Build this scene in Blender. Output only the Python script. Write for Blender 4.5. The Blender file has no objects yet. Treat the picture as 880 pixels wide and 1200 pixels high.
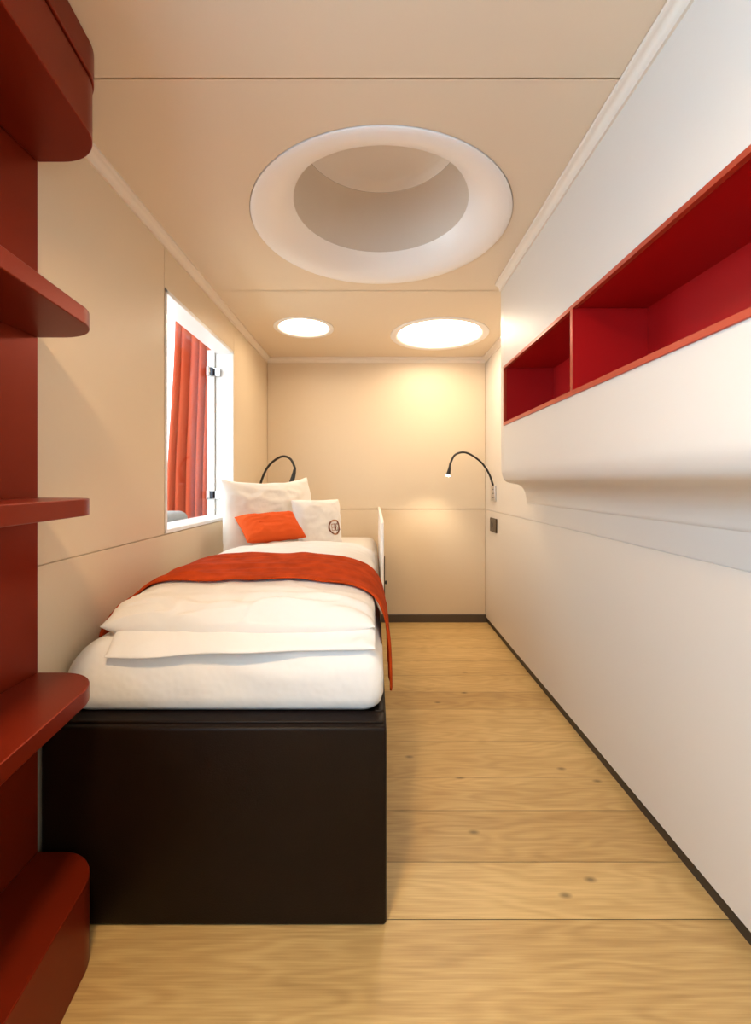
import bpy, bmesh, math, random
from mathutils import Vector, noise
random.seed(7)
PI = math.pi
S = bpy.context.scene
COL = S.collection

# ------------------------------------------------------------------ helpers
def link(name, me, mat, parent=None, sharp=35):
    o = bpy.data.objects.new(name, me)
    COL.objects.link(o)
    if mat is not None and not me.materials:
        me.materials.append(mat)
    if parent is not None:
        o.parent = parent
        o.matrix_parent_inverse = parent.matrix_basis.inverted()
    if sharp is not None:
        for p in me.polygons:
            p.use_smooth = True
        me.set_sharp_from_angle(angle=math.radians(sharp))
    return o

def done(name, bm, mat, parent=None, sharp=35, bevel=0, seg=2):
    bmesh.ops.remove_doubles(bm, verts=bm.verts, dist=1e-6)
    bmesh.ops.recalc_face_normals(bm, faces=bm.faces)
    me = bpy.data.meshes.new(name)
    bm.to_mesh(me)
    bm.free()
    o = link(name, me, mat, parent, sharp)
    if bevel:
        m = o.modifiers.new('bevel', 'BEVEL')
        m.width = bevel; m.segments = seg; m.limit_method = 'ANGLE'
        m.angle_limit = math.radians(40)
    return o

def tag(o, label=None, cat=None, group=None, kind=None):
    if label: o['label'] = label
    if cat: o['category'] = cat
    if group: o['group'] = group
    if kind: o['kind'] = kind
    return o

def thing(name, label, cat, loc, group=None):
    o = bpy.data.objects.new(name, None)
    COL.objects.link(o)
    o.location = loc
    o.empty_display_size = 0.05
    bpy.context.view_layer.update()
    return tag(o, label, cat, group)

def struct(o):
    o['kind'] = 'structure'
    return o

def box(bm, x0, x1, y0, y1, z0, z1):
    v = [bm.verts.new(c) for c in ((x0,y0,z0),(x1,y0,z0),(x1,y1,z0),(x0,y1,z0),
                                   (x0,y0,z1),(x1,y0,z1),(x1,y1,z1),(x0,y1,z1))]
    for f in ((0,3,2,1),(4,5,6,7),(0,1,5,4),(1,2,6,5),(2,3,7,6),(3,0,4,7)):
        bm.faces.new([v[i] for i in f])

def newbox(*a):
    bm = bmesh.new(); box(bm, *a); return bm

def prism_z(bm, pts, z0, z1):
    a = [bm.verts.new((x, y, z0)) for x, y in pts]
    b = [bm.verts.new((x, y, z1)) for x, y in pts]
    n = len(pts)
    bm.faces.new(a[::-1]); bm.faces.new(b)
    for i in range(n):
        j = (i+1) % n
        bm.faces.new((a[i], a[j], b[j], b[i]))

def prism_y(bm, pts, y0, y1):
    a = [bm.verts.new((x, y0, z)) for x, z in pts]
    b = [bm.verts.new((x, y1, z)) for x, z in pts]
    n = len(pts)
    bm.faces.new(a); bm.faces.new(b[::-1])
    for i in range(n):
        j = (i+1) % n
        bm.faces.new((a[i], b[i], b[j], a[j]))

def prism_x(bm, pts, x0, x1):
    a = [bm.verts.new((x0, y, z)) for y, z in pts]
    b = [bm.verts.new((x1, y, z)) for y, z in pts]
    n = len(pts)
    bm.faces.new(a); bm.faces.new(b[::-1])
    for i in range(n):
        j = (i+1) % n
        bm.faces.new((a[i], b[i], b[j], a[j]))

def lathe(bm, cx, cy, prof, n=96, cap=False):
    rings = []
    for r, z in prof:
        rings.append([bm.verts.new((cx+r*math.cos(2*PI*i/n), cy+r*math.sin(2*PI*i/n), z)) for i in range(n)])
    for a, b in zip(rings, rings[1:]):
        for i in range(n):
            j = (i+1) % n
            bm.faces.new((a[i], a[j], b[j], b[i]))
    if cap:
        bm.faces.new(rings[-1])

def catmull(pts, k=10):
    P = [Vector(p) for p in pts]
    P = [2*P[0]-P[1]] + P + [2*P[-1]-P[-2]]
    out = []
    for i in range(1, len(P)-2):
        for s in range(k):
            t = s/k
            a, b, c, d = P[i-1], P[i], P[i+1], P[i+2]
            out.append(0.5*((2*b)+(c-a)*t+(2*a-5*b+4*c-d)*t*t+(3*b-a-3*c+d)*t**3))
    out.append(P[-2])
    return out

def tube(bm, pts, radii, n=14):
    rings = []
    up = Vector((0.3, 1, 0.2)).normalized()
    N = len(pts)
    for i, p in enumerate(pts):
        t = (pts[min(i+1, N-1)] - pts[max(i-1, 0)]).normalized()
        a = up.cross(t).normalized(); b = t.cross(a)
        r = radii(i/(N-1)) if callable(radii) else radii
        rings.append([bm.verts.new(p + a*r*math.cos(2*PI*k/n) + b*r*math.sin(2*PI*k/n)) for k in range(n)])
    for A, B in zip(rings, rings[1:]):
        for k in range(n):
            j = (k+1) % n
            bm.faces.new((A[k], A[j], B[j], B[k]))
    bm.faces.new(rings[0][::-1]); bm.faces.new(rings[-1])

def lerp(a, b, t): return a + (b-a)*t
def clamp(v, a=0.0, b=1.0): return max(a, min(b, v))
def smooth(t):
    t = clamp(t); return t*t*(3-2*t)
def nz(x, y, z): return noise.noise(Vector((x, y, z)))

def rounded_block(bm, x0, x1, y0, y1, z0, z1, r, n=6):
    """soft cushion-like block with all edges rounded"""
    tmp = bmesh.new()
    box(tmp, x0, x1, y0, y1, z0, z1)
    bmesh.ops.bevel(tmp, geom=tmp.edges[:], offset=r, segments=n, profile=0.5, affect='EDGES')
    me = bpy.data.meshes.new('t'); tmp.to_mesh(me); tmp.free()
    bm.from_mesh(me); bpy.data.meshes.remove(me)

# ------------------------------------------------------------------ materials
def mat(name, col, rough=0.5, metal=0.0, bump=None, sheen=0.0, coat=0.0, spec=None, vary=0.0, vscale=6):
    m = bpy.data.materials.new(name); m.use_nodes = True
    nt = m.node_tree; b = nt.nodes['Principled BSDF']
    b.inputs['Base Color'].default_value = (*col, 1)
    b.inputs['Roughness'].default_value = rough
    b.inputs['Metallic'].default_value = metal
    if spec is not None: b.inputs['Specular IOR Level'].default_value = spec
    if sheen:
        b.inputs['Sheen Weight'].default_value = sheen
        b.inputs['Sheen Roughness'].default_value = 0.4
    if coat:
        b.inputs['Coat Weight'].default_value = coat
        b.inputs['Coat Roughness'].default_value = 0.15
    tc = nt.nodes.new('ShaderNodeTexCoord')
    if vary:
        n = nt.nodes.new('ShaderNodeTexNoise'); n.inputs['Scale'].default_value = vscale
        n.inputs['Detail'].default_value = 4
        r = nt.nodes.new('ShaderNodeValToRGB')
        r.color_ramp.elements[0].position = 0.3; r.color_ramp.elements[1].position = 0.7
        r.color_ramp.elements[0].color = (*[c*(1-vary) for c in col], 1)
        r.color_ramp.elements[1].color = (*[min(1, c*(1+vary)) for c in col], 1)
        nt.links.new(tc.outputs['Object'], n.inputs['Vector'])
        nt.links.new(n.outputs['Fac'], r.inputs['Fac'])
        nt.links.new(r.outputs['Color'], b.inputs['Base Color'])
    if bump:
        sc, st, dist = bump
        n = nt.nodes.new('ShaderNodeTexNoise'); n.inputs['Scale'].default_value = sc
        n.inputs['Detail'].default_value = 3
        bp = nt.nodes.new('ShaderNodeBump'); bp.inputs['Strength'].default_value = st
        bp.inputs['Distance'].default_value = dist
        nt.links.new(tc.outputs['Object'], n.inputs['Vector'])
        nt.links.new(n.outputs['Fac'], bp.inputs['Height'])
        nt.links.new(bp.outputs['Normal'], b.inputs['Normal'])
    return m

def emit(name, col, strength):
    m = bpy.data.materials.new(name); m.use_nodes = True
    nt = m.node_tree; nt.nodes.clear()
    e = nt.nodes.new('ShaderNodeEmission'); e.inputs['Color'].default_value = (*col, 1)
    e.inputs['Strength'].default_value = strength
    o = nt.nodes.new('ShaderNodeOutputMaterial')
    nt.links.new(e.outputs[0], o.inputs[0])
    return m

CREAM = (0.67, 0.545, 0.385)
M_wall = mat('cream_vinyl', CREAM, 0.42, bump=(500, 0.12, 0.001))
M_wall_lit = mat('daylit_vinyl', (0.69, 0.62, 0.53), 0.42, bump=(500, 0.12, 0.001))  # cream vinyl made whiter: daylight on the right side put into its colour
M_ceil = mat('ceiling_vinyl', (0.75, 0.62, 0.455), 0.45, bump=(500, 0.12, 0.001))
M_white = mat('white_lacquer', (0.88, 0.84, 0.79), 0.35)
M_trim = mat('cream_moulding', (0.76, 0.66, 0.54), 0.38)
M_frame = mat('window_white', (0.80, 0.80, 0.80), 0.3)
M_plinth = mat('dark_plinth', (0.035, 0.024, 0.016), 0.45)
M_base = mat('brown_baseboard', (0.075, 0.052, 0.034), 0.5)
M_leather = mat('dark_brown_leather', (0.008, 0.0032, 0.0013), 0.45, spec=0.16, bump=(260, 0.25, 0.002), vary=0.12, vscale=14)
M_linen = mat('white_linen', (0.75, 0.715, 0.675), 0.85, spec=0.2, bump=(7, 0.42, 0.024))
M_velvet = mat('rust_velvet', (0.41, 0.048, 0.008), 0.85, spec=0.05, vary=0.22, vscale=18, bump=(60, 0.25, 0.004))
M_orange = mat('orange_wool', (0.66, 0.092, 0.018), 0.85, spec=0.1, bump=(700, 0.3, 0.001))
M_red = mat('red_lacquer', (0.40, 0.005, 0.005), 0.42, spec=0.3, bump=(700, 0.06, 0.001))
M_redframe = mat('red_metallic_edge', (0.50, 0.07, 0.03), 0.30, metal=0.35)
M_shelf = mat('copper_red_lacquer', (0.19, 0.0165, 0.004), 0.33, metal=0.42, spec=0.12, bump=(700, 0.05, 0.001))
M_black = mat('black_rubber', (0.018, 0.015, 0.013), 0.4)
M_bronze = mat('bronze_metal', (0.10, 0.065, 0.035), 0.35, metal=0.8)
M_steel = mat('satin_steel', (0.62, 0.58, 0.54), 0.3, metal=0.9)
M_chrome = mat('chrome', (0.55, 0.56, 0.58), 0.15, metal=1.0)
M_navy = mat('dark_inset', (0.02, 0.03, 0.06), 0.4)
M_grey = mat('grey_upholstery', (0.30, 0.30, 0.30), 0.9, bump=(400, 0.4, 0.002), vary=0.2, vscale=120)
M_print = mat('brown_print', (0.16, 0.045, 0.015), 0.8)
M_print2 = mat('light_brown_print', (0.42, 0.22, 0.12), 0.8)
M_gold = mat('recess_lining', (0.72, 0.64, 0.54), 0.45)
M_lamp = emit('downlight_glow', (1.0, 0.81, 0.59), 11.5)
M_lamp_near = emit('near_downlight_glow', (1.0, 0.70, 0.40), 150)
M_led = emit('reading_led', (1.0, 0.86, 0.68), 12)

def curtain_mat():
    m = bpy.data.materials.new('orange_curtain'); m.use_nodes = True
    nt = m.node_tree; b = nt.nodes['Principled BSDF']
    b.inputs['Base Color'].default_value = (0.52, 0.060, 0.012, 1)
    b.inputs['Roughness'].default_value = 0.8
    t = nt.nodes.new('ShaderNodeBsdfTranslucent'); t.inputs['Color'].default_value = (0.60, 0.08, 0.012, 1)
    mx = nt.nodes.new('ShaderNodeMixShader'); mx.inputs[0].default_value = 0.30
    o = nt.nodes['Material Output']
    nt.links.new(b.outputs[0], mx.inputs[1]); nt.links.new(t.outputs[0], mx.inputs[2])
    nt.links.new(mx.outputs[0], o.inputs[0])
    return m
M_curtain = curtain_mat()

def glass_mat():
    m = bpy.data.materials.new('clear_glass'); m.use_nodes = True
    nt = m.node_tree; nt.nodes.clear()
    tr = nt.nodes.new('ShaderNodeBsdfTransparent'); tr.inputs['Color'].default_value = (0.96, 0.98, 0.98, 1)
    gl = nt.nodes.new('ShaderNodeBsdfGlossy'); gl.inputs['Roughness'].default_value = 0.02
    mx = nt.nodes.new('ShaderNodeMixShader'); mx.inputs[0].default_value = 0.05
    o = nt.nodes.new('ShaderNodeOutputMaterial')
    nt.links.new(tr.outputs[0], mx.inputs[1]); nt.links.new(gl.outputs[0], mx.inputs[2])
    nt.links.new(mx.outputs[0], o.inputs[0])
    return m
M_glass = glass_mat()

def floor_mat():
    m = bpy.data.materials.new('oak_planks'); m.use_nodes = True
    nt = m.node_tree; N = nt.nodes; L = nt.links
    b = N['Principled BSDF']; b.inputs['Roughness'].default_value = 0.42
    geo = N.new('ShaderNodeTexCoord')
    at = N.new('ShaderNodeAttribute'); at.attribute_name = 'plank'
    # shift every plank to its own place in the noise
    sc = N.new('ShaderNodeVectorMath'); sc.operation = 'MULTIPLY'; sc.inputs[1].default_value = (1.0, 5.0, 1)
    L.new(geo.outputs['Object'], sc.inputs[0])
    off = N.new('ShaderNodeVectorMath'); off.operation = 'MULTIPLY'; off.inputs[1].default_value = (37.0, 53.0, 91.0)
    L.new(at.outputs['Color'], off.inputs[0])
    ad = N.new('ShaderNodeVectorMath'); ad.operation = 'ADD'
    L.new(sc.outputs[0], ad.inputs[0]); L.new(off.outputs[0], ad.inputs[1])
    n1 = N.new('ShaderNodeTexNoise'); n1.inputs['Scale'].default_value = 1.3; n1.inputs['Detail'].default_value = 2
    L.new(ad.outputs[0], n1.inputs['Vector'])
    # cathedral grain: contour rings of the low noise
    mul = N.new('ShaderNodeMath'); mul.operation = 'MULTIPLY'; mul.inputs[1].default_value = 95
    L.new(n1.outputs['Fac'], mul.inputs[0])
    sn = N.new('ShaderNodeMath'); sn.operation = 'SINE'; L.new(mul.outputs[0], sn.inputs[0])
    # fine pores
    sc2 = N.new('ShaderNodeVectorMath'); sc2.operation = 'MULTIPLY'; sc2.inputs[1].default_value = (8, 240, 1)
    L.new(geo.outputs['Object'], sc2.inputs[0])
    ad2 = N.new('ShaderNodeVectorMath'); ad2.operation = 'ADD'
    L.new(sc2.outputs[0], ad2.inputs[0]); L.new(off.outputs[0], ad2.inputs[1])
    n2 = N.new('ShaderNodeTexNoise'); n2.inputs['Scale'].default_value = 1.0; n2.inputs['Detail'].default_value = 5
    L.new(ad2.outputs[0], n2.inputs['Vector'])
    # broad tone
    n3 = N.new('ShaderNodeTexNoise'); n3.inputs['Scale'].default_value = 2.2; n3.inputs['Detail'].default_value = 3
    L.new(ad.outputs[0], n3.inputs['Vector'])
    def mth(op, a, bv):
        k = N.new('ShaderNodeMath'); k.operation = op
        for i, v in enumerate((a, bv)):
            if hasattr(v, 'is_linked') or hasattr(v, 'links'): L.new(v, k.inputs[i])
            else: k.inputs[i].default_value = v
        return k.outputs[0]
    sep = N.new('ShaderNodeSeparateColor'); L.new(at.outputs['Color'], sep.inputs[0])
    f = mth('MULTIPLY', sn.outputs[0], 0.055)
    f = mth('ADD', f, mth('ADD', mth('MULTIPLY', n2.outputs['Fac'], 0.46), -0.02))
    f = mth('ADD', f, mth('ADD', mth('MULTIPLY', n3.outputs['Fac'], 0.40), 0.14))
    f = mth('ADD', f, mth('ADD', mth('MULTIPLY', sep.outputs[0], 0.42), 0.08))
    r = N.new('ShaderNodeValToRGB')
    e = r.color_ramp.elements
    e[0].position = 0.50; e[0].color = (0.34, 0.195, 0.066, 1)
    e[1].position = 1.0; e[1].color = (0.62, 0.42, 0.175, 1)
    k = e.new(0.78); k.color = (0.50, 0.32, 0.12, 1)
    L.new(f, r.inputs['Fac'])
    # dark knots
    vo = N.new('ShaderNodeTexVoronoi'); vo.voronoi_dimensions = '2D'; vo.inputs['Scale'].default_value = 1.55
    sc3 = N.new('ShaderNodeVectorMath'); sc3.operation = 'MULTIPLY'; sc3.inputs[1].default_value = (1.0, 1.9, 1)
    L.new(geo.outputs['Object'], sc3.inputs[0])
    ad3 = N.new('ShaderNodeVectorMath'); ad3.operation = 'ADD'
    L.new(sc3.outputs[0], ad3.inputs[0]); L.new(off.outputs[0], ad3.inputs[1])
    L.new(ad3.outputs[0], vo.inputs['Vector'])
    rk = N.new('ShaderNodeValToRGB')
    rk.color_ramp.elements[0].position = 0.008; rk.color_ramp.elements[0].color = (0.30, 0.30, 0.30, 1)
    rk.color_ramp.elements[1].position = 0.034; rk.color_ramp.elements[1].color = (1, 1, 1, 1)
    L.new(vo.outputs['Distance'], rk.inputs['Fac'])
    mk = N.new('ShaderNodeMix'); mk.data_type = 'RGBA'; mk.blend_type = 'MULTIPLY'; mk.inputs[0].default_value = 0.8
    L.new(r.outputs['Color'], mk.inputs[6]); L.new(rk.outputs['Color'], mk.inputs[7])
    L.new(mk.outputs[2], b.inputs['Base Color'])
    bp = N.new('ShaderNodeBump'); bp.inputs['Strength'].default_value = 0.15; bp.inputs['Distance'].default_value = 0.002
    L.new(f, bp.inputs['Height']); L.new(bp.outputs[0], b.inputs['Normal'])
    return m
M_floor = floor_mat()

# ------------------------------------------------------------------ room dimensions (metres; eye at the origin, looking along +Y)
XL, XR, YE, YB, H = -0.844, 0.884, 3.51, -2.0, 2.09
SEAM = 0.892
XC, YC = 0.63, 2.20          # face and end of the wall cabinet on the right
G = 0.0022                   # half width of a panel joint

# floor: wide planks running across the room
bm = bmesh.new()
layer = bm.loops.layers.float_color.new('plank')
edges = [-2.0, -1.78, -1.55, -1.34, -1.1, -0.9, -0.66, -0.45, -0.22, 0.0, 0.23, 0.44, 0.66, 0.885, 1.118, 1.288, 1.490, 1.658,
         1.888, 2.158, 2.335, 2.54, 2.74, 2.96, 3.14, 3.36, 3.56, 3.80, 4.05, 4.25]
tone = {13: .30, 14: .62, 15: .18, 16: .42, 17: .5, 18: .6, 19: .25, 20: .55}
for i, (a, b) in enumerate(zip(edges, edges[1:])):
    before = set(bm.faces)
    g = 0.0009
    v = [bm.verts.new(c) for c in ((-2.6, a+g, 0), (1.0, a+g, 0), (1.0, b-g, 0), (-2.6, b-g, 0))]
    bm.faces.new(v)
    c = (tone.get(i, random.uniform(.25, .6)), random.random(), random.random(), 1)
    for f in set(bm.faces) - before:
        for l in f.loops: l[layer] = c
me = bpy.data.meshes.new('floor'); bmesh.ops.recalc_face_normals(bm, faces=bm.faces); bm.to_mesh(me); bm.free()
floor = struct(link('floor', me, M_floor, None, None))
struct(done('floor_slab', newbox(-2.6, 1.0, -2.0, 4.25, -0.10, -0.0032), M_plinth, floor))

# left wall: vinyl panels with fine joints, one window in view, one unseen and added behind the viewer
WY0, WY1, WZ0, WZ1 = 1.80, 2.662, 0.908, 1.882
BY0, BY1, BZ0, BZ1 = -1.30, 0.22, 0.90, 1.90
bm = bmesh.new()
def panel_l(y0, y1, z0, z1): box(bm, XL-0.11, XL, y0+G, y1-G, z0+G, z1-G)
panel_l(BY1, YE+0.1, 0.0, SEAM)                       # lower band
panel_l(BY1, 1.788, SEAM, H)
panel_l(1.788, 2.676, WZ1, H)
panel_l(2.676, YE+0.1, SEAM, H)
box(bm, XL-0.11, XL, 1.788+G, WY0, SEAM+G, WZ1-G)
box(bm, XL-0.11, XL, WY1, 2.676-G, SEAM+G, WZ1-G)
box(bm, XL-0.11, XL, WY0, WY1, SEAM+G, WZ0)
panel_l(YB, BY0, 0, H)
panel_l(BY0, BY1, 0, BZ0)
panel_l(BY0, BY1, BZ1, H)
box(bm, XL-0.105, XL-0.006, BY1-0.01, 1.795, 0, H)     # backing behind the joints
box(bm, XL-0.105, XL-0.006, 2.668, YE+0.1, 0, H)
box(bm, XL-0.105, XL-0.006, 1.78, 2.68, 0, WZ0-0.004)
box(bm, XL-0.105, XL-0.006, 1.78, 2.68, WZ1+0.004, H)
struct(done('wall_left', bm, M_wall, sharp=30))

# right wall
bm = bmesh.new()
box(bm, XR, XR+0.08, YB, YE+0.1, 0.046, SEAM-G)
box(bm, XR, XR+0.08, YB, YE+0.1, SEAM+G, H)
box(bm, XR+0.005, XR+0.08, YB, YE+0.1, 0.046, H)
struct(done('wall_right', bm, M_wall_lit, sharp=30))
struct(done('baseboard_right', newbox(XR+0.012, XR+0.07, YB, YE, 0, 0.050), M_plinth))

# far wall behind the bed head
bm = bmesh.new()
box(bm, XL+0.004, XR-0.004, YE, YE+0.08, 0, SEAM-G)
box(bm, XL+0.004, XR-0.004, YE, YE+0.08, SEAM+G, H)
box(bm, XL-0.005, XR+0.005, YE+0.006, YE+0.08, 0, H)
struct(done('wall_far', bm, M_wall, sharp=30))
struct(done('baseboard_far', newbox(XL+0.002, XR+0.03, YE-0.012, YE, 0, 0.062), M_base, bevel=0.002))
# wall behind the viewer
struct(done('wall_near', newbox(XL-0.1, XR+0.08, YB-0.08, YB, 0, H), M_wall))

# ceiling panels with round openings
def plate_hole(bm, x0, x1, y0, y1, cx, cy, r, z, n=128):
    ang = sorted(set([2*PI*i/n for i in range(n)] +
                     [math.atan2(y-cy, x-cx) % (2*PI) for x in (x0, x1) for y in (y0, y1)]))
    inn, out = [], []
    for a in ang:
        c, s = math.cos(a), math.sin(a)
        ts = []
        if abs(c) > 1e-9: ts.append(((x1 if c > 0 else x0)-cx)/c)
        if abs(s) > 1e-9: ts.append(((y1 if s > 0 else y0)-cy)/s)
        t = min(ts)
        inn.append(bm.verts.new((cx+r*c, cy+r*s, z)))
        out.append(bm.verts.new((cx+t*c, cy+t*s, z)))
    k = len(ang)
    for i in range(k):
        j = (i+1) % k
        bm.faces.new((inn[i], inn[j], out[j], out[i]))
BIG = (0.027, 1.714, 0.486)
SML = (-0.446, 2.835, 0.190)
MED = (0.437, 2.972, 0.325)
S1, S2 = 1.086, 2.285
bm = bmesh.new()
X0, X1 = XL-0.02, XR+0.02
def flat(x0, x1, y0, y1):
    bm.faces.new([bm.verts.new(c) for c in ((x0, y0, H), (x1, y0, H), (x1, y1, H), (x0, y1, H))])
flat(X0, X1, YB-0.02, -0.3)
plate_hole(bm, X0, X1, -0.3, S1-G, -0.30, 0.16, 0.1415, H)
plate_hole(bm, X0, X1, S1+G, S2-G, BIG[0], BIG[1], BIG[2]+0.0025, H)
plate_hole(bm, X0, -0.1, S2+G, YE+0.02, SML[0], SML[1], SML[2]+0.0015, H)
plate_hole(bm, -0.1, X1, S2+G, YE+0.02, MED[0], MED[1], MED[2]+0.0015, H)
for s in (S1, S2):                                       # bottoms of the joints
    box(bm, X0, X1, s-0.012, s+0.012, H+0.004, H+0.02)
ceiling = struct(done('ceiling', bm, M_ceil, sharp=30))
bm = bmesh.new()
box(bm, XL-0.12, XR+0.1, YB-0.1, YE+0.1, 2.62, 2.66)     # roof over the light shafts
box(bm, XL-0.14, XL-0.10, YB-0.1, YE+0.1, H+0.002, 2.66)
box(bm, XR+0.08, XR+0.12, YB-0.1, YE+0.1, H-0.01, 2.66)
box(bm, XL-0.12, XR+0.1, YB-0.12, YB-0.08, H-0.01, 2.66)
box(bm, XL-0.12, XR+0.1, YE+0.08, YE+0.12, H-0.01, 2.66)
struct(done('roof_void', bm, M_plinth, ceiling))
# soffit outside the window that carries the curtain track
struct(done('trim_5', newbox(-1.75, XL-0.112, 1.2, 4.25, 2.55, 2.60), M_white))

# cove mouldings under the ceiling
def cove(sx):
    pts = [(0, 0), (0, -0.040), (0.006, -0.040), (0.008, -0.033)]
    for i in range(7):
        a = PI + (PI/2)*i/6
        pts.append((0.030+0.022*math.cos(a), -0.010-0.022*(1+math.sin(a))*0.95))
    # reorder to a clean convex-ish loop
    pts = [(0, 0), (0, -0.040), (0.007, -0.040)]
    for i in range(7):
        a = (PI/2)*i/6
        pts.append((0.007+0.019*(1-math.cos(a)), -0.036+0.024*math.sin(a)))
    pts += [(0.029, -0.009), (0.029, 0)]
    return [(sx*x, z) for x, z in pts]
def trim_run(name, x, y0, y1, sx):
    bm = bmesh.new(); prism_y(bm, [(x+px, H+pz-0.0005) for px, pz in cove(sx)], y0, y1)
    return struct(done(name, bm, M_trim, sharp=40))
yend_trim = 2.548
trim_run('trim_1', XL, 1.092, YE, 1)
trim_run('trim_2', XR, yend_trim, YE, -1)
bm = bmesh.new(); prism_x(bm, [(YE-px, H+pz-0.0006) for px, pz in cove(1)], XL, XR)
struct(done('trim_3', bm, M_trim, sharp=40))

# ------------------------------------------------------------------ window in the left wall
win = struct(done('window_1', (lambda b: (box(b, XL-0.100, XL+0.003, WY0-0.006, WY0+0.010, WZ0-0.012, WZ1+0.006),
        box(b, XL-0.100, XL+0.003, WY1-0.010, WY1+0.006, WZ0-0.012, WZ1+0.006),
        box(b, XL-0.100, XL+0.003, WY0-0.006, WY1+0.006, WZ1-0.010, WZ1+0.006), b)[-1])(bmesh.new()), M_frame, bevel=0.0015))
done('window_sill', newbox(XL-0.150, XL+0.004, WY0-0.006, WY1+0.006, WZ0-0.014, WZ0+0.002), M_frame, win, bevel=0.002)
done('outer_frame', (lambda b: (box(b, XL-0.146, XL-0.103, WY1-0.026, WY1+0.01, WZ0+0.002, WZ1+0.006),
        box(b, XL-0.146, XL-0.103, WY0-0.02, WY0+0.004, WZ0+0.002, WZ1+0.006), b)[-1])(bmesh.new()), M_frame, win, bevel=0.002)
done('glass_pane', newbox(XL-0.128, XL-0.122, WY0+0.008, WY1-0.030, WZ0+0.006, WZ1+0.004), M_glass, win)
for zc in (1.757, 1.030):
    hb = bmesh.new()
    rounded_block(hb, XL-0.136, XL-0.115, WY1-0.070, WY1-0.0265, zc-0.029, zc+0.029, 0.008, 3)
    box(hb, XL-0.115, XL-0.068, WY1-0.034, WY1-0.0102, zc-0.022, zc+0.022)
    h = done('hinge', hb, M_chrome, win)
    h['label'] = 'chrome glass hinge'
    done('hinge_pin', newbox(XL-0.1145, XL-0.104, WY1-0.060, WY1-0.041, zc-0.022, zc+0.022), M_navy, h)

# curtain outside the window
bm = bmesh.new()
NU, NV = 260, 34
grid = []
for j in range(NV+1):
    z = lerp(2.50, 0.06, j/NV)
    row = []
    k = smooth((2.2-z)/1.3)
    for i in range(NU+1):
        s = i/NU
        ph = s*2*PI*6.6 + 0.9*math.sin(s*9) + 0.35*math.sin(2.0*z)*s
        x = lerp(-1.245 - 0.055*k, -0.965, s) + 0.014*math.cos(ph)
        y = lerp(2.76, 2.86, s) + (0.040+0.012*k)*math.sin(ph)*(0.75+0.5*nz(s*4, 0.2, 6)) + 0.012*nz(s*9, z*1.1, 3)
        row.append(bm.verts.new((x, y, z)))
    grid.append(row)
for j in range(NV):
    for i in range(NU):
        bm.faces.new((grid[j][i], grid[j][i+1], grid[j+1][i+1], grid[j+1][i]))
cur = thing('curtain', 'long orange-red pleated curtain gathered outside the window in the left wall', 'curtain', (-1.1, 2.81, 0.06))
c1 = done('curtain_fabric', bm, M_curtain, cur, sharp=80)
md = c1.modifiers.new('thickness', 'SOLIDIFY'); md.thickness = 0.002
done('curtain_track', newbox(-1.40, -0.96, 2.78, 2.83, 2.501, 2.55), M_white, cur)

# grey armchair outside the window
arm = thing('armchair', 'grey upholstered armchair outside the window, only its rounded back showing above the sill', 'armchair', (-1.4, 2.2, 0))
bm = bmesh.new(); rounded_block(bm, -1.24, -1.04, 1.86, 2.52, 0.36, 0.945, 0.045); done('backrest', bm, M_grey, arm)
bm = bmesh.new(); rounded_block(bm, -1.72, -1.235, 1.98, 2.40, 0.26, 0.46, 0.05); done('seat', bm, M_grey, arm)
for y in (1.86, 2.405):
    bm = bmesh.new(); rounded_block(bm, -1.74, -1.235, y, y+0.115, 0.22, 0.64, 0.04); done('armrest', bm, M_grey, arm)
for x in (-1.68, -1.12):
    for y in (1.93, 2.45):
        bm = bmesh.new(); lathe(bm, x, y, [(0.013, 0.0), (0.02, 0.24 if x < -1.5 else 0.38)], 16, True); done('leg', bm, M_black, arm)

# ------------------------------------------------------------------ shelving unit on the left
def outline(grow=0.0, near=0.30):
    cx, cy = -0.761, 0.975
    rx, ry = 0.116+grow, 0.113
    pts = [(-0.8225, near), (-0.8225, cy+ry)]
    for i in range(17):
        a = PI/2*(1-i/16)
        pts.append((cx+rx*math.cos(a), cy+ry*math.sin(a)))
    for i in range(1, 9):
        y = lerp(cy, near, i/8)
        pts.append((-0.645+grow + (cy-y)*0.118, y))
    return pts
su = thing('shelving_unit', 'tall copper-red lacquered shelving unit with rounded shelves along the left wall', 'shelf', (-0.75, 0.6, 0))
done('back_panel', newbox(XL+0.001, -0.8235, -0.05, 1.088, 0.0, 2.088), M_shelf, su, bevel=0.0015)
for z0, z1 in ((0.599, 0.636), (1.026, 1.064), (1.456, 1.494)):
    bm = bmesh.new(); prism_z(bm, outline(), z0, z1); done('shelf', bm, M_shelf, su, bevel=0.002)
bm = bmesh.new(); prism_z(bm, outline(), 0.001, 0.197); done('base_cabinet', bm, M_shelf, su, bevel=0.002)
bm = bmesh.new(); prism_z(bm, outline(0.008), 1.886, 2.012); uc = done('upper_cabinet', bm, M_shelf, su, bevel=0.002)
bm = bmesh.new(); prism_z(bm, outline(0.012), 2.016, 2.088); done('cornice', bm, M_shelf, uc, bevel=0.002)

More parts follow.
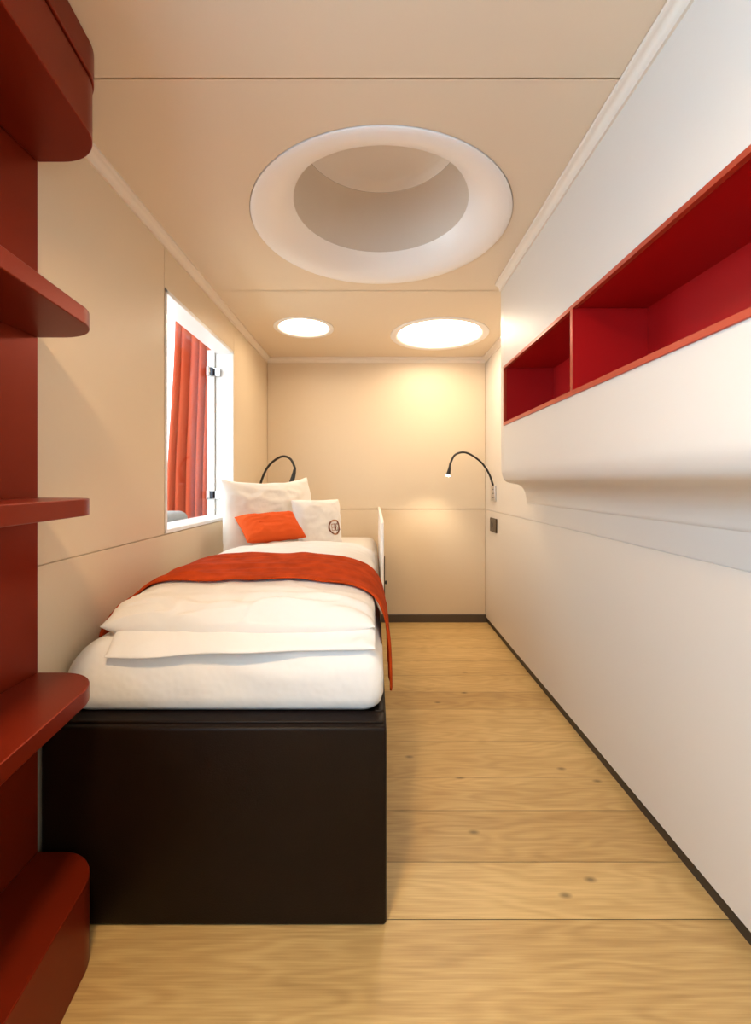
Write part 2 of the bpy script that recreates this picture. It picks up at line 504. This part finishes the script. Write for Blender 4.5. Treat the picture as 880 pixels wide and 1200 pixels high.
# ------------------------------------------------------------------ wall cabinet on the right
NY0, NY1, NZ0, NZ1 = 0.36, 2.141, 1.377, 1.661
cab = thing('wall_cabinet', 'long cream wall cabinet with a red open niche along the right wall', 'cabinet', (XR, 0.9, 1.0))
prof = [(XC, H-0.001), (XC, NZ1), (XC, NZ0), (XC, 1.30), (XC, 1.24)]
low = catmull([(XC, 0, 1.24), (XC+0.001, 0, 1.195), (XC+0.006, 0, 1.152), (0.6590, 0, 1.1140), (0.7000, 0, 1.1020), (0.7454, 0, 1.0965),
               (0.7950, 0, 1.0900), (0.8350, 0, 1.0720), (0.8600, 0, 1.0450), (0.8720, 0, 1.0150), (0.8770, 0, 0.990)], 5)
prof += [(p.x, p.z) for p in low[1:]] + [(0.8800, 0.984), (XR-0.0015, 0.984)]
def yend(x): return YC + (x-XC)*1.417                    # the end panel runs back obliquely to the wall
ys = [YB+0.01, NY0, NY1, None]
bm = bmesh.new()
for k, ((xa, za), (xb, zb)) in enumerate(zip(prof, prof[1:])):
    for j, (ya, yb) in enumerate(zip(ys, ys[1:])):
        if k == 1 and j == 1: continue
        bm.faces.new([bm.verts.new(c) for c in ((xa, ya, za), (xa, yb if yb else yend(xa), za), (xb, yb if yb else yend(xb), zb), (xb, ya, zb))])
for e in (False, True):
    bm.faces.new([bm.verts.new((x, yend(x) if e else YB+0.01, z)) for x, z in prof + [(XR-0.0015, H-0.001)]])
done('casing', bm, M_wall_lit, cab, sharp=40, bevel=0.003)
BX = 0.862
bm = bmesh.new()
box(bm, XC+0.006, BX+0.008, NY0+0.002, NY1-0.002, NZ1-0.010, NZ1-0.002)
box(bm, XC+0.006, BX+0.008, NY0+0.002, NY1-0.002, NZ0+0.002, NZ0+0.010)
box(bm, BX, BX+0.008, NY0+0.002, NY1-0.002, NZ0+0.010, NZ1-0.010)
box(bm, XC+0.006, BX, NY1-0.012, NY1-0.002, NZ0+0.010, NZ1-0.010)
box(bm, XC+0.006, BX, NY0+0.002, NY0+0.012, NZ0+0.010, NZ1-0.010)
nl = done('niche', bm, M_red, cab, sharp=30)
nl['label'] = 'deep red open niche'
bm = bmesh.new()
def fr(y0, y1, z0, z1): box(bm, XC-0.006, XC+0.007, y0, y1, z0, z1)
fr(NY0-0.001, NY1+0.001, NZ1-0.013, NZ1+0.001)
fr(NY0-0.001, NY1+0.001, NZ0-0.001, NZ0+0.013)
fr(NY1-0.013, NY1+0.001, NZ0+0.013, NZ1-0.013)
fr(NY0-0.001, NY0+0.013, NZ0+0.013, NZ1-0.013)
done('niche_frame', bm, M_redframe, cab, sharp=30, bevel=0.0015)
done('divider', newbox(XC-0.004, BX, 1.396, 1.412, NZ0+0.0105, NZ1-0.0105), M_red, cab, bevel=0.001)
done('divider_edge', newbox(XC-0.0055, XC-0.0035, 1.3962, 1.4118, NZ0+0.0132, NZ1-0.0132), M_redframe, cab)
bm = bmesh.new(); prism_y(bm, [(XC+px, H+pz-0.0015) for px, pz in cove(-1)], YB+0.01, YC+0.003)
done('crown_moulding', bm, M_trim, cab, sharp=40)

# ------------------------------------------------------------------ ceiling lights
def ring_profile(R, r, h, rise):
    """flat flange then a soft roll up into the recess"""
    p = [(R+0.02, H+0.012), (R, H+0.012), (R, H-0.003), (R-0.003, H-0.005), (R-0.02*R/0.486, H-0.005)]
    r0 = R-0.02*R/0.486
    for i in range(1, 25):
        t = i/24
        p.append((lerp(r0, r, t), H-0.005 + (h+0.005)*(t**rise)))
    return p
cx, cy, R = BIG
sky = thing('ceiling_dome', 'large round recessed white ceiling dome, unlit, above the bed foot', 'ceiling dome', (cx, cy, H))
bm = bmesh.new(); lathe(bm, cx, cy, ring_profile(R, 0.332, 0.075, 2.2), 128)
done('flange', bm, M_white, sky, sharp=50)
bm = bmesh.new()
pr = [(0.332, H+0.0755), (0.333, H+0.10), (0.333, H+0.22), (0.331, H+0.27), (0.325, H+0.305), (0.312, H+0.335)]
lathe(bm, cx, cy, pr, 128); done('shaft', bm, M_gold, sky, sharp=80)
bm = bmesh.new()
pr = [(0.3115, H+0.3355), (0.295, H+0.352)] + [(0.285*math.cos(a), H+0.358+0.03*math.sin(a)) for a in [PI/2*i/10 for i in range(1, 10)]]
lathe(bm, cx, cy, pr, 128, True); done('dome_cap', bm, M_white, sky, sharp=80)

def downlight(c, label, inner, glow=None):
    cx, cy, R = c
    t = thing('ceiling_downlight', label, 'ceiling light', (cx, cy, H))
    bm = bmesh.new(); lathe(bm, cx, cy, ring_profile(R, R*inner, 0.050, 5.0), 96); done('flange', bm, M_white, t, sharp=50)
    bm = bmesh.new()
    r = R*inner
    lathe(bm, cx, cy, [(r, H+0.0505), (r*0.995, H+0.070), (r*0.97, H+0.080), (r*0.8, H+0.086), (r*0.3, H+0.088)], 96, True)
    done('diffuser', bm, glow or M_lamp, t, sharp=60)
    return t
downlight(SML, 'small round lit downlight in the ceiling on the window side, over the bed head', 0.76)
downlight(MED, 'large round lit downlight in the ceiling near the right wall, over the far floor', 0.80)
downlight((-0.30, 0.16, 0.14), 'round lit downlight in the ceiling of the near half of the room', 0.78, M_lamp_near)

# ------------------------------------------------------------------ bed
bed = thing('bed', 'single bed with a dark brown leather box base along the left wall', 'bed', (-0.4, 2.27, 0))
BX0, BX1, BY_0, BY_1, BT = -0.828, 0.032, 1.10, 3.49, 0.494
bm = bmesh.new()
rounded_block(bm, BX0, BX1, BY_0, BY_1, 0.0, BT, 0.010, 4)
done('base', bm, M_leather, bed)
# raised leather edge round the mattress with its stitched seam
bm = bmesh.new()
rounded_block(bm, BX0+0.006, BX1-0.006, BY_0+0.018, BY_0+0.070, BT-0.004, BT+0.006, 0.004, 3)
rounded_block(bm, BX1-0.030, BX1-0.004, BY_0+0.074, BY_1-0.02, BT-0.004, BT+0.005, 0.004, 3)
done('top_edge', bm, M_leather, bed)
bm = bmesh.new()
pp = [Vector((lerp(BX0+0.012, BX1-0.012, i/30), BY_0+0.0035, BT-0.022)) for i in range(31)]
tube(bm, pp, 0.0022, 8)
done('piping', bm, M_leather, bed)
# white guard board beside the head
bm = bmesh.new()
prism_x(bm, [(2.14, 0.50), (3.46, 0.50), (3.46, 0.915), (2.24, 0.915), (2.20, 0.900), (2.18, 0.87)], 0.0335, 0.0495)
gd = done('side_guard', bm, M_white, bed, bevel=0.003)
gd['label'] = 'white guard board'
bk = done('bracket', newbox(0.0500, 0.0555, 2.20, 2.235, 0.46, 0.735), M_bronze, bed)
bm = bmesh.new(); rounded_block(bm, 0.0556, 0.0656, 2.209, 2.226, 0.595, 0.612, 0.004, 3); done('knob', bm, M_black, bk)

MT = 0.682
def superf(e, p): return (1 - clamp(e)**p)**(1/p)

# mattress in its fitted sheet
MX0, MX1, MY0, MY1, MZ = -0.822, 0.024, 1.160, 3.47, BT+0.0065
NX, NY = 90, 160
def matt_z(x, y):
    ex = max(0, (MX0+0.115 - x)/0.115, (x-(MX1-0.05))/0.05)
    ey = max(0, (MY0+0.045 - y)/0.045, (y-(MY1-0.04))/0.04)
    e = math.hypot(min(ex, 1), min(ey, 1))
    return superf(e, 2.3)
bm = bmesh.new()
prof_n = 16
# section loop around the perimeter, from bottom edge up to the crown of the top
def peri(k, n, inset, z):
    L = []
    x0, x1, y0, y1 = MX0+inset*1.9, MX1-inset, MY0+inset, MY1-inset
    r = max(0.010, 0.055-inset*0.6)
    return x0, x1, y0, y1, r
rings = []
steps = [(0.014, 0.0), (0.004, 0.012), (0.0, 0.04), (0.0, 0.075)]
for i in range(1, 9):
    a = PI/2*i/8
    steps.append((0.058*(1-math.cos(a)), 0.075 + (MT-MZ-0.075)*math.sin(a)))
def rr_loop(x0, x1, y0, y1, r, nx=60, ny=110, nc=8):
    pts = []
    def seg(a, b, n):
        for i in range(n): pts.append((lerp(a[0], b[0], i/n), lerp(a[1], b[1], i/n)))
    def arc(cx, cy, a0):
        for i in range(nc):
            a = a0 + PI/2*i/nc
            pts.append((cx+r*math.cos(a), cy+r*math.sin(a)))
    seg((x0+r, y0), (x1-r, y0), nx); arc(x1-r, y0+r, -PI/2)
    seg((x1, y0+r), (x1, y1-r), ny); arc(x1-r, y1-r, 0)
    seg((x1-r, y1), (x0+r, y1), nx); arc(x0+r, y1-r, PI/2)
    seg((x0, y1-r), (x0, y0+r), ny); arc(x0+r, y0+r, PI)
    return pts
for ins, dz in steps:
    lp = rr_loop(MX0+ins*1.9, MX1-ins, MY0+ins, MY1-ins, max(0.012, 0.05-ins*0.5))
    ring = []
    for (x, y) in lp:
        z = MZ+dz
        w = 0.004*nz(x*5+z*6, y*5, z*12+4) + 0.013*max(0, 1-abs(nz(x*5+z*8, y*6, 2+x*2))*2.6-0.45)*smooth((x+0.55)/0.3)
        f = smooth(dz/0.03)
        cxm, cym = (MX0+MX1)/2, (MY0+MY1)/2
        ox = w*f*(1 if x > cxm else -1) if abs(x-lp[0][0]) >= 0 and (x > MX1-0.1 or x < MX0+0.12) else 0
        oy = w*f*(1 if y > cym else -1) if (y > MY1-0.1 or y < MY0+0.1) else 0
        ring.append(bm.verts.new((min(x+ox, MX1+0.002), y+oy, z)))
    rings.append(ring)
n = len(rings[0])
for a, b in zip(rings, rings[1:]):
    for i in range(n):
        j = (i+1) % n
        bm.faces.new((a[i], a[j], b[j], b[i]))
bm.faces.new(rings[-1]); bm.faces.new(rings[0][::-1])
tag(done('mattress', bm, M_linen, None, sharp=60), 'mattress in a smooth white fitted sheet on the brown bed base', 'mattress')

# duvet: a thin fold peeping out below a plump upper layer
DX0, DX1, DY0, DY1 = -0.738, 0.002, 1.192, 2.38
def dend(x): return DY1 - 0.26*smooth((-0.42-x)/0.26)
DB = MT+0.004
def dtop(x, y):
    """height of the duvet's upper face above its bed"""
    l = superf((DX0+0.17-x)/0.17, 2.0); r = superf((x-(DX1-0.27))/0.27, 2.0)
    f = superf((DY0+0.09-y)/0.09, 2.2); b = superf((y-(dend(x)-0.17))/0.17, 2.0)
    t = 0.030*smooth((y-1.22)/0.35)
    h = (0.088+t)*l*r*f*b
    w = 0.0075*nz(x*4.2+1, y*3.2, 0.4) + 0.0035*nz(x*9, y*12+5*nz(x*2, y*2, 7), 2.2)
    return h + w*min(1, h/0.05)
def shell(bm, x0, x1, y0, y1, top, bot, nx, ny, ye=None):
    T, B = [], []
    for j in range(ny+1):
        v = j/ny; v = 0.5-0.5*math.cos(PI*v)
        rt, rb = [], []
        for i in range(nx+1):
            u = i/nx; u = 0.5-0.5*math.cos(PI*u)
            x = lerp(x0, x1, u)
            y = lerp(y0, ye(x) if ye else y1, v)
            rt.append(bm.verts.new(top(x, y)))
            edge = i in (0, nx) or j in (0, ny)
            rb.append(rt[-1] if edge else bm.verts.new(bot(x, y)))
        T.append(rt); B.append(rb)
    for j in range(ny):
        for i in range(nx):
            bm.faces.new((T[j][i], T[j][i+1], T[j+1][i+1], T[j+1][i]))
            q = (B[j][i], B[j+1][i], B[j+1][i+1], B[j][i+1])
            bm.faces.new(q)
bm = bmesh.new()
def wob(x, y):
    cx, cy = (DX0+DX1)/2, (DY0+DY1)/2
    k = 0.014*nz(x*5, y*5, 11)
    fy = -0.016*math.cos((x-cx)*5.5) if y < DY0+0.12 else 0     # front edge bows out a little
    return k, fy*smooth((DY0+0.12-y)/0.12)
# the roll of the front edge bulges out over the fold beneath
def ridge(a): return 1 - abs(a)*2.2
def front(y): return smooth((DY0+0.17-y)/0.15)
def creases(x, y):
    c = 0.0
    c += 0.017*max(0, ridge(nz(x*1.7+0.6*y, y*9.0+1.2*nz(x*2, y*2, 4), 3.3)) - 0.45)
    c += 0.012*max(0, ridge(nz(x*3.6+2*y, y*15+2*nz(x*4, y*3, 9), 8.1)) - 0.5)
    g = max(0, nz(x*2.2+5, 1.1, y*3) + 0.25)
    c += 0.0095*g*math.sin(y*125 + 3.0*nz(x*2.6, y*3, 7) + 2.0*x)*front(y)
    return c
def utop(x, y):
    h = dtop(x, y); k, fy = wob(x, y)
    w = min(1, h/0.035)
    return (x + k*0.8, y + fy, DB + 0.036 - 0.011*front(y) + h*0.70 + creases(x, y)*w*(0.55+0.9*front(y)))
def ubot(x, y):
    h = dtop(x, y); k, fy = wob(x, y)
    return (x + k*0.8, y + fy, DB + 0.036 - 0.011*front(y) - min(0.022, h*0.62))
shell(bm, DX0, DX1, DY0, DY1, utop, ubot, 150, 190, dend)
LX0, LX1, LY0, LY1 = -0.700, 0.004, 1.150, 1.62
def lh(x, y):
    return 0.012*superf((LX0+0.05-x)/0.05, 2)*superf((x-(LX1-0.06))/0.06, 2)*superf((LY0+0.05-y)/0.05, 2)*superf((y-(LY1-0.05))/0.05, 2)
def lsag(x, y):
    return -0.044*smooth((1.205-y)/0.055)*(0.62+0.38*smooth((-0.35-x)/0.3))
def lfy(x, y):
    return (0.010*math.sin(x*5+0.6) + 0.012*nz(x*6, 1.5, 2))*smooth((1.26-y)/0.08)
def ltop(x, y):
    w = 0.005*nz(x*7, y*9, 21) + 1.1*creases(x+3, y*0.8)
    return (x, y+lfy(x, y), DB + 0.006 + lh(x, y) + lsag(x, y) + w*min(1, lh(x, y)/0.012))
def lbot(x, y):
    return (x, y+lfy(x, y), DB + 0.006 + lsag(x, y) - min(0.005, lh(x, y)*0.6))
shell(bm, LX0, LX1, LY0, LY1, ltop, lbot, 120, 60)
tag(done('duvet', bm, M_linen, None, sharp=None), 'plump white duvet folded over on the bed, under the rust throw', 'duvet')
for p in bpy.data.objects['duvet'].data.polygons: p.use_smooth = True

# velvet throw across the duvet
TY0, TY1 = 1.368, 1.765
def duvet_z(x, y):
    return utop(clamp(x, DX0+0.002, DX1-0.004), y)[2]
def sect(y):
    """cross-section of the throw: left tail, over the duvet, hanging down the right side"""
    P = [(-0.812, 0.640), (-0.800, 0.680), (-0.775, 0.722)]
    for i in range(0, 15):
        x = lerp(-0.745, -0.022, i/14)
        P.append((x, max(duvet_z(x, y), duvet_z(x-0.025, y)-0.02, duvet_z(x+0.02, y)-0.02, 0.725) + 0.007 if x < -0.5 else duvet_z(x, y)+0.008))
    P += [(0.007, 0.738), (0.026, 0.702), (0.038, 0.655), (0.0445, 0.600), (0.047, 0.54), (0.048, 0.478)]
    return catmull([(x, 0, z) for x, z in P], 6)
bm = bmesh.new()
rows = []
NT = 44
for j in range(NT+1):
    t = j/NT; y = lerp(TY0, TY1, t)
    c = sect(y); row = []
    n = len(c)-1
    for i, p in enumerate(c):
        s = i/n
        y2 = y + 0.012*nz(s*5, t*2, 31) + (-0.05*smooth((0.12-s)/0.12)) - 0.025*smooth((s-0.86)/0.14)
        if s > 0.8:                                         # far edge narrows as it hangs
            y2 = lerp(y2, TY0-0.02 + (y2-TY0)*0.75, smooth((s-0.8)/0.2))
        w = 0.0035*nz(s*6+2, t*9, 5) + 0.0028*math.sin(t*26+4*nz(s*5, t*2, 2))
        z = p.z + abs(w)*0.9
        if s > 0.86: z += 0.10*smooth((s-0.9)/0.1)*t*0.6
        xx = p.x + (0.003*math.sin(t*22) if s > 0.88 else 0)
        row.append(bm.verts.new((max(xx, XL+0.014), y2, z)))
    rows.append(row)
for a, b in zip(rows, rows[1:]):
    for i in range(len(a)-1):
        bm.faces.new((a[i], a[i+1], b[i+1], b[i]))
th = done('throw_blanket', bm, M_velvet, None, sharp=None)
for p in th.data.polygons: p.use_smooth = True
md = th.modifiers.new('thickness', 'SOLIDIFY'); md.thickness = 0.006; md.offset = 1
tag(th, 'rust-orange velvet throw draped across the white duvet', 'throw blanket')

# ------------------------------------------------------------------ pillows
def pillow_surface(TL, TR, BR, BL, T, ear=0.05, wr=0.006, seed=0, q=0.5, earv=None):
    earv = ear if earv is None else earv
    TL, TR, BR, BL = map(Vector, (TL, TR, BR, BL))
    nrm = (TR-TL).cross(BL-TL).normalized()                 # towards the viewer's side
    if nrm.y > 0: nrm = -nrm
    def f(u, v, side):
        a, b = u, v
        # sides draw in between the corners
        u2 = u*(1-ear*(1-v*v)); v2 = v*(1-earv*(1-u*u)) - (0.035*nz(u*2.3, 0.3, seed) if earv > 0.08 else 0)
        s, t = (u2+1)/2, (1-v2)/2
        p = TL.lerp(TR, s).lerp(BL.lerp(BR, s), t)
        h = T*((1-u**4)*(1-v**4))**q
        w = wr*(nz(u*2.1+seed, v*2.1, seed) + 0.6*nz(u*5+seed, v*3+2*nz(u*2, v*2, seed), 3+seed))
        r = math.hypot(u, v)
        w += wr*1.5*max(0, 1-abs(nz(u*1.6+v*0.8+seed, v*2.6-u*0.5, seed+5))*3-0.35)
        w += wr*0.7*math.sin(math.atan2(v, u)*14+seed)*smooth((r-0.5)/0.5)*(abs(u*v))
        return p + nrm*side*(h + w*((1-u**4)*(1-v**4))**0.5)
    return f
def pillow(name, f, m, n=44):
    bm = bmesh.new()
    F, B = [], []
    for j in range(n+1):
        v = -math.cos(PI*j/n)
        a, b = [], []
        for i in range(n+1):
            u = -math.cos(PI*i/n)
            e = i in (0, n) or j in (0, n)
            a.append(bm.verts.new(f(u, v, 1))); b.append(a[-1] if e else bm.verts.new(f(u, v, -1)))
        F.append(a); B.append(b)
    for j in range(n):
        for i in range(n):
            bm.faces.new((F[j][i], F[j][i+1], F[j+1][i+1], F[j+1][i]))
            bm.faces.new((B[j][i], B[j+1][i], B[j+1][i+1], B[j][i+1]))
    o = done(name, bm, m, None, sharp=None)
    for p in o.data.polygons: p.use_smooth = True
    return o
f_big = pillow_surface((-0.785, 2.27, 1.118), (-0.445, 2.93, 1.140), (-0.375, 2.86, 0.700), (-0.745, 2.20, 0.722), 0.075, 0.05, 0.013, 2, 0.5, 0.16)
tag(pillow('pillow', f_big, M_linen), 'big white pillow leaning in the corner by the window', 'pillow')
f_logo = pillow_surface((-0.465, 2.50, 1.004), (-0.223, 2.77, 0.998), (-0.197, 2.70, 0.688), (-0.392, 2.43, 0.700), 0.055, 0.035, 0.006, 5)
lc = tag(pillow('cushion', f_logo, M_linen), 'white cushion with a brown round monogram', 'cushion')
f_or = pillow_surface((-0.692, 2.20, 0.930), (-0.440, 2.40, 0.944), (-0.346, 2.28, 0.822), (-0.597, 2.09, 0.820), 0.040, 0.05, 0.005, 9)
tag(pillow('cushion', f_or, M_orange), 'small plain orange oblong cushion leaning against the big white pillow', 'cushion')

# monogram printed on the white cushion
EU, EV, ER = 0.44, -0.16, 0.30
EH = 0.30
def on(u, v): return f_logo(EU+u*ER, EV+v*EH, 1) + Vector((0.001, -0.0022, 0.0008))
def strip(bm, pts, w):
    P = [Vector((a, b, 0)) for a, b in pts]
    L, R = [], []
    for i, p in enumerate(P):
        t = (P[min(i+1, len(P)-1)]-P[max(i-1, 0)]).normalized(); nn = Vector((-t.y, t.x, 0))
        L.append(bm.verts.new(on(*(p+nn*w/2).xy))); R.append(bm.verts.new(on(*(p-nn*w/2).xy)))
    for i in range(len(P)-1):
        bm.faces.new((L[i], L[i+1], R[i+1], R[i]))
def arcp(a0, a1, r, n): return [(r*math.cos(lerp(a0, a1, i/n)), r*math.sin(lerp(a0, a1, i/n))) for i in range(n+1)]
bm = bmesh.new()
strip(bm, arcp(math.radians(125), math.radians(252), 0.88, 30), 0.26)
strip(bm, arcp(math.radians(-72), math.radians(55), 0.88, 30), 0.26)
strip(bm, [(0.02, -0.44), (0.02, -0.1), (0.02, 0.2), (0.02, 0.46)], 0.24)                 # heavy stem
sp = [(0.52, 0.32), (0.44, 0.44), (0.32, 0.40), (0.27, 0.22), (0.38, 0.04), (0.50, -0.12), (0.50, -0.32), (0.38, -0.46), (0.25, -0.36)]
strip(bm, [(p.x, p.y) for p in catmull([(a, b, 0) for a, b in sp], 4)], 0.09)
e = done('monogram', bm, M_print, lc, sharp=None); e['label'] = 'round brown monogram'
bm = bmesh.new()
strip(bm, arcp(math.radians(55), math.radians(125), 0.88, 16), 0.22)
strip(bm, arcp(math.radians(252), math.radians(288), 0.88, 10), 0.22)
for vv in (-0.42, 0.0, 0.42):
    strip(bm, [(-0.46, vv), (-0.3, vv), (-0.12, vv)], 0.09)
strip(bm, [(-0.44, -0.44), (-0.44, 0), (-0.44, 0.44)], 0.08)
done('monogram_letters', bm, M_print2, e, sharp=None)

# ------------------------------------------------------------------ reading lamps, socket
def neck_lamp(label, base_box, pts, headpts, lit, r=0.0075):
    t = thing('reading_lamp', label, 'reading lamp', pts[0])
    x0, x1, y0, y1, z0, z1 = base_box
    bm = bmesh.new(); box(bm, *base_box)
    b = done('wall_mount', bm, M_steel, t, bevel=0.003)
    P = catmull(pts, 10)
    bm = bmesh.new(); tube(bm, P, r); done('gooseneck', bm, M_black, t, sharp=50)
    Hh = catmull(headpts, 6)
    bm = bmesh.new(); tube(bm, Hh, lambda s: lerp(r*1.05, r*2.1, s**0.8), 20)
    h = done('lamp_head', bm, M_black, t, sharp=50)
    d = (Hh[-1]-Hh[-2]).normalized()
    bm = bmesh.new(); tube(bm, [Hh[-1]+d*0.0005, Hh[-1]+d*0.010], r*1.75, 20)
    done('lamp_lens', bm, M_led if lit else M_white, h)
    if lit:
        l = bpy.data.lights.new('reading_beam', 'SPOT'); l.energy = 5; l.spot_size = math.radians(110); l.spot_blend = 0.8
        l.color = (1, 0.80, 0.58); l.shadow_soft_size = 0.012
        lo = bpy.data.objects.new('reading_beam', l); COL.objects.link(lo)
        lo.location = Hh[-1] + d*0.018
        lo.rotation_euler = (d + Vector((0, 0.25, 0))).to_track_quat('-Z', 'Y').to_euler()
        lo.parent = t; lo.matrix_parent_inverse = t.matrix_basis.inverted()
    return t, b
t, b = neck_lamp('black gooseneck reading lamp, lit, on the right wall above the socket',
    (XR-0.016, XR-0.0005, 3.20, 3.305, 0.965, 1.082),
    [(0.874, 3.25, 1.080), (0.845, 3.25, 1.165), (0.79, 3.24, 1.245), (0.71, 3.225, 1.303), (0.645, 3.21, 1.322), (0.585, 3.20, 1.302), (0.555, 3.195, 1.25), (0.545, 3.19, 1.215)],
    [(0.546, 3.19, 1.217), (0.540, 3.19, 1.185), (0.534, 3.19, 1.158)], True)
for z in (0.99, 1.02, 1.05):
    done('button', newbox(XR-0.0185, XR-0.0162, 3.215, 3.230, z, z+0.008), M_black, b)
neck_lamp('black gooseneck reading lamp on the left wall, curving behind the big pillow',
    (XL+0.0005, XL+0.030, 3.19, 3.26, 0.93, 1.045),
    [(-0.826, 3.22, 1.04), (-0.822, 3.21, 1.085), (-0.782, 3.2, 1.185), (-0.73, 3.19, 1.25), (-0.655, 3.175, 1.290), (-0.595, 3.16, 1.272), (-0.563, 3.15, 1.215), (-0.560, 3.145, 1.19)],
    [(-0.559, 3.146, 1.205), (-0.566, 3.14, 1.16), (-0.582, 3.135, 1.10)], False, 0.0085)
so = thing('wall_socket', 'bronze square power socket low on the right wall below the reading lamp', 'socket', (XR, 3.25, 0.74))
done('cover_plate', newbox(XR-0.012, XR-0.0005, 3.175, 3.335, 0.740, 0.842), M_bronze, so, bevel=0.002)
bm = bmesh.new()
c = [Vector((XR-0.0122, 3.28, 0.791)), Vector((XR-0.0140, 3.28, 0.791))]
tube(bm, c, 0.024, 24); done('socket_insert', bm, M_black, so)

# unseen window added to light the near half: white frame round the opening
bm = bmesh.new()
box(bm, XL-0.11, XL+0.004, BY0-0.01, BY0+0.03, BZ0, BZ1); box(bm, XL-0.11, XL+0.004, BY1-0.03, BY1+0.01, BZ0, BZ1)
box(bm, XL-0.11, XL+0.004, BY0, BY1, BZ0-0.01, BZ0+0.03); box(bm, XL-0.11, XL+0.004, BY0, BY1, BZ1-0.03, BZ1+0.01)
struct(done('added_window', bm, M_frame, bevel=0.002))

# ------------------------------------------------------------------ light
W = bpy.data.worlds.new('daylight'); S.world = W; W.use_nodes = True
bg = W.node_tree.nodes['Background']
bg.inputs['Color'].default_value = (0.86, 0.94, 1.0, 1); bg.inputs['Strength'].default_value = 3.0

def area(name, loc, rot, sx, sy, power, col):
    l = bpy.data.lights.new(name, 'AREA'); l.shape = 'RECTANGLE'; l.size = sx; l.size_y = sy
    l.energy = power; l.color = col
    o = bpy.data.objects.new(name, l); COL.objects.link(o); o.location = loc; o.rotation_euler = rot
    return o
# area light added as daylight in the unseen window behind the viewer
area('added_daylight', (XL-0.06, (BY0+BY1)/2, (BZ0+BZ1)/2), (0, -PI/2, 0), BZ1-BZ0-0.1, BY1-BY0-0.1, 43, (0.34, 0.66, 1.0))

# ------------------------------------------------------------------ camera
cam = bpy.data.cameras.new('camera'); co = bpy.data.objects.new('camera', cam); COL.objects.link(co)
co.location = (0, 0, 1.1); co.rotation_euler = (PI/2, 0, 0)
cam.sensor_fit = 'VERTICAL'; cam.sensor_height = 36; cam.sensor_width = 26.4
cam.lens = 520/1200*36
cam.shift_x = 2/1200; cam.shift_y = -34/1200
cam.clip_start = 0.01
S.camera = co

vs = S.view_settings
vs.view_transform = 'Standard'; vs.look = 'None'; vs.gamma = 1; vs.use_curve_mapping = False
vs.exposure = 0.82
S.cycles.use_denoising = True
S.cycles.max_bounces = 12; S.cycles.diffuse_bounces = 8
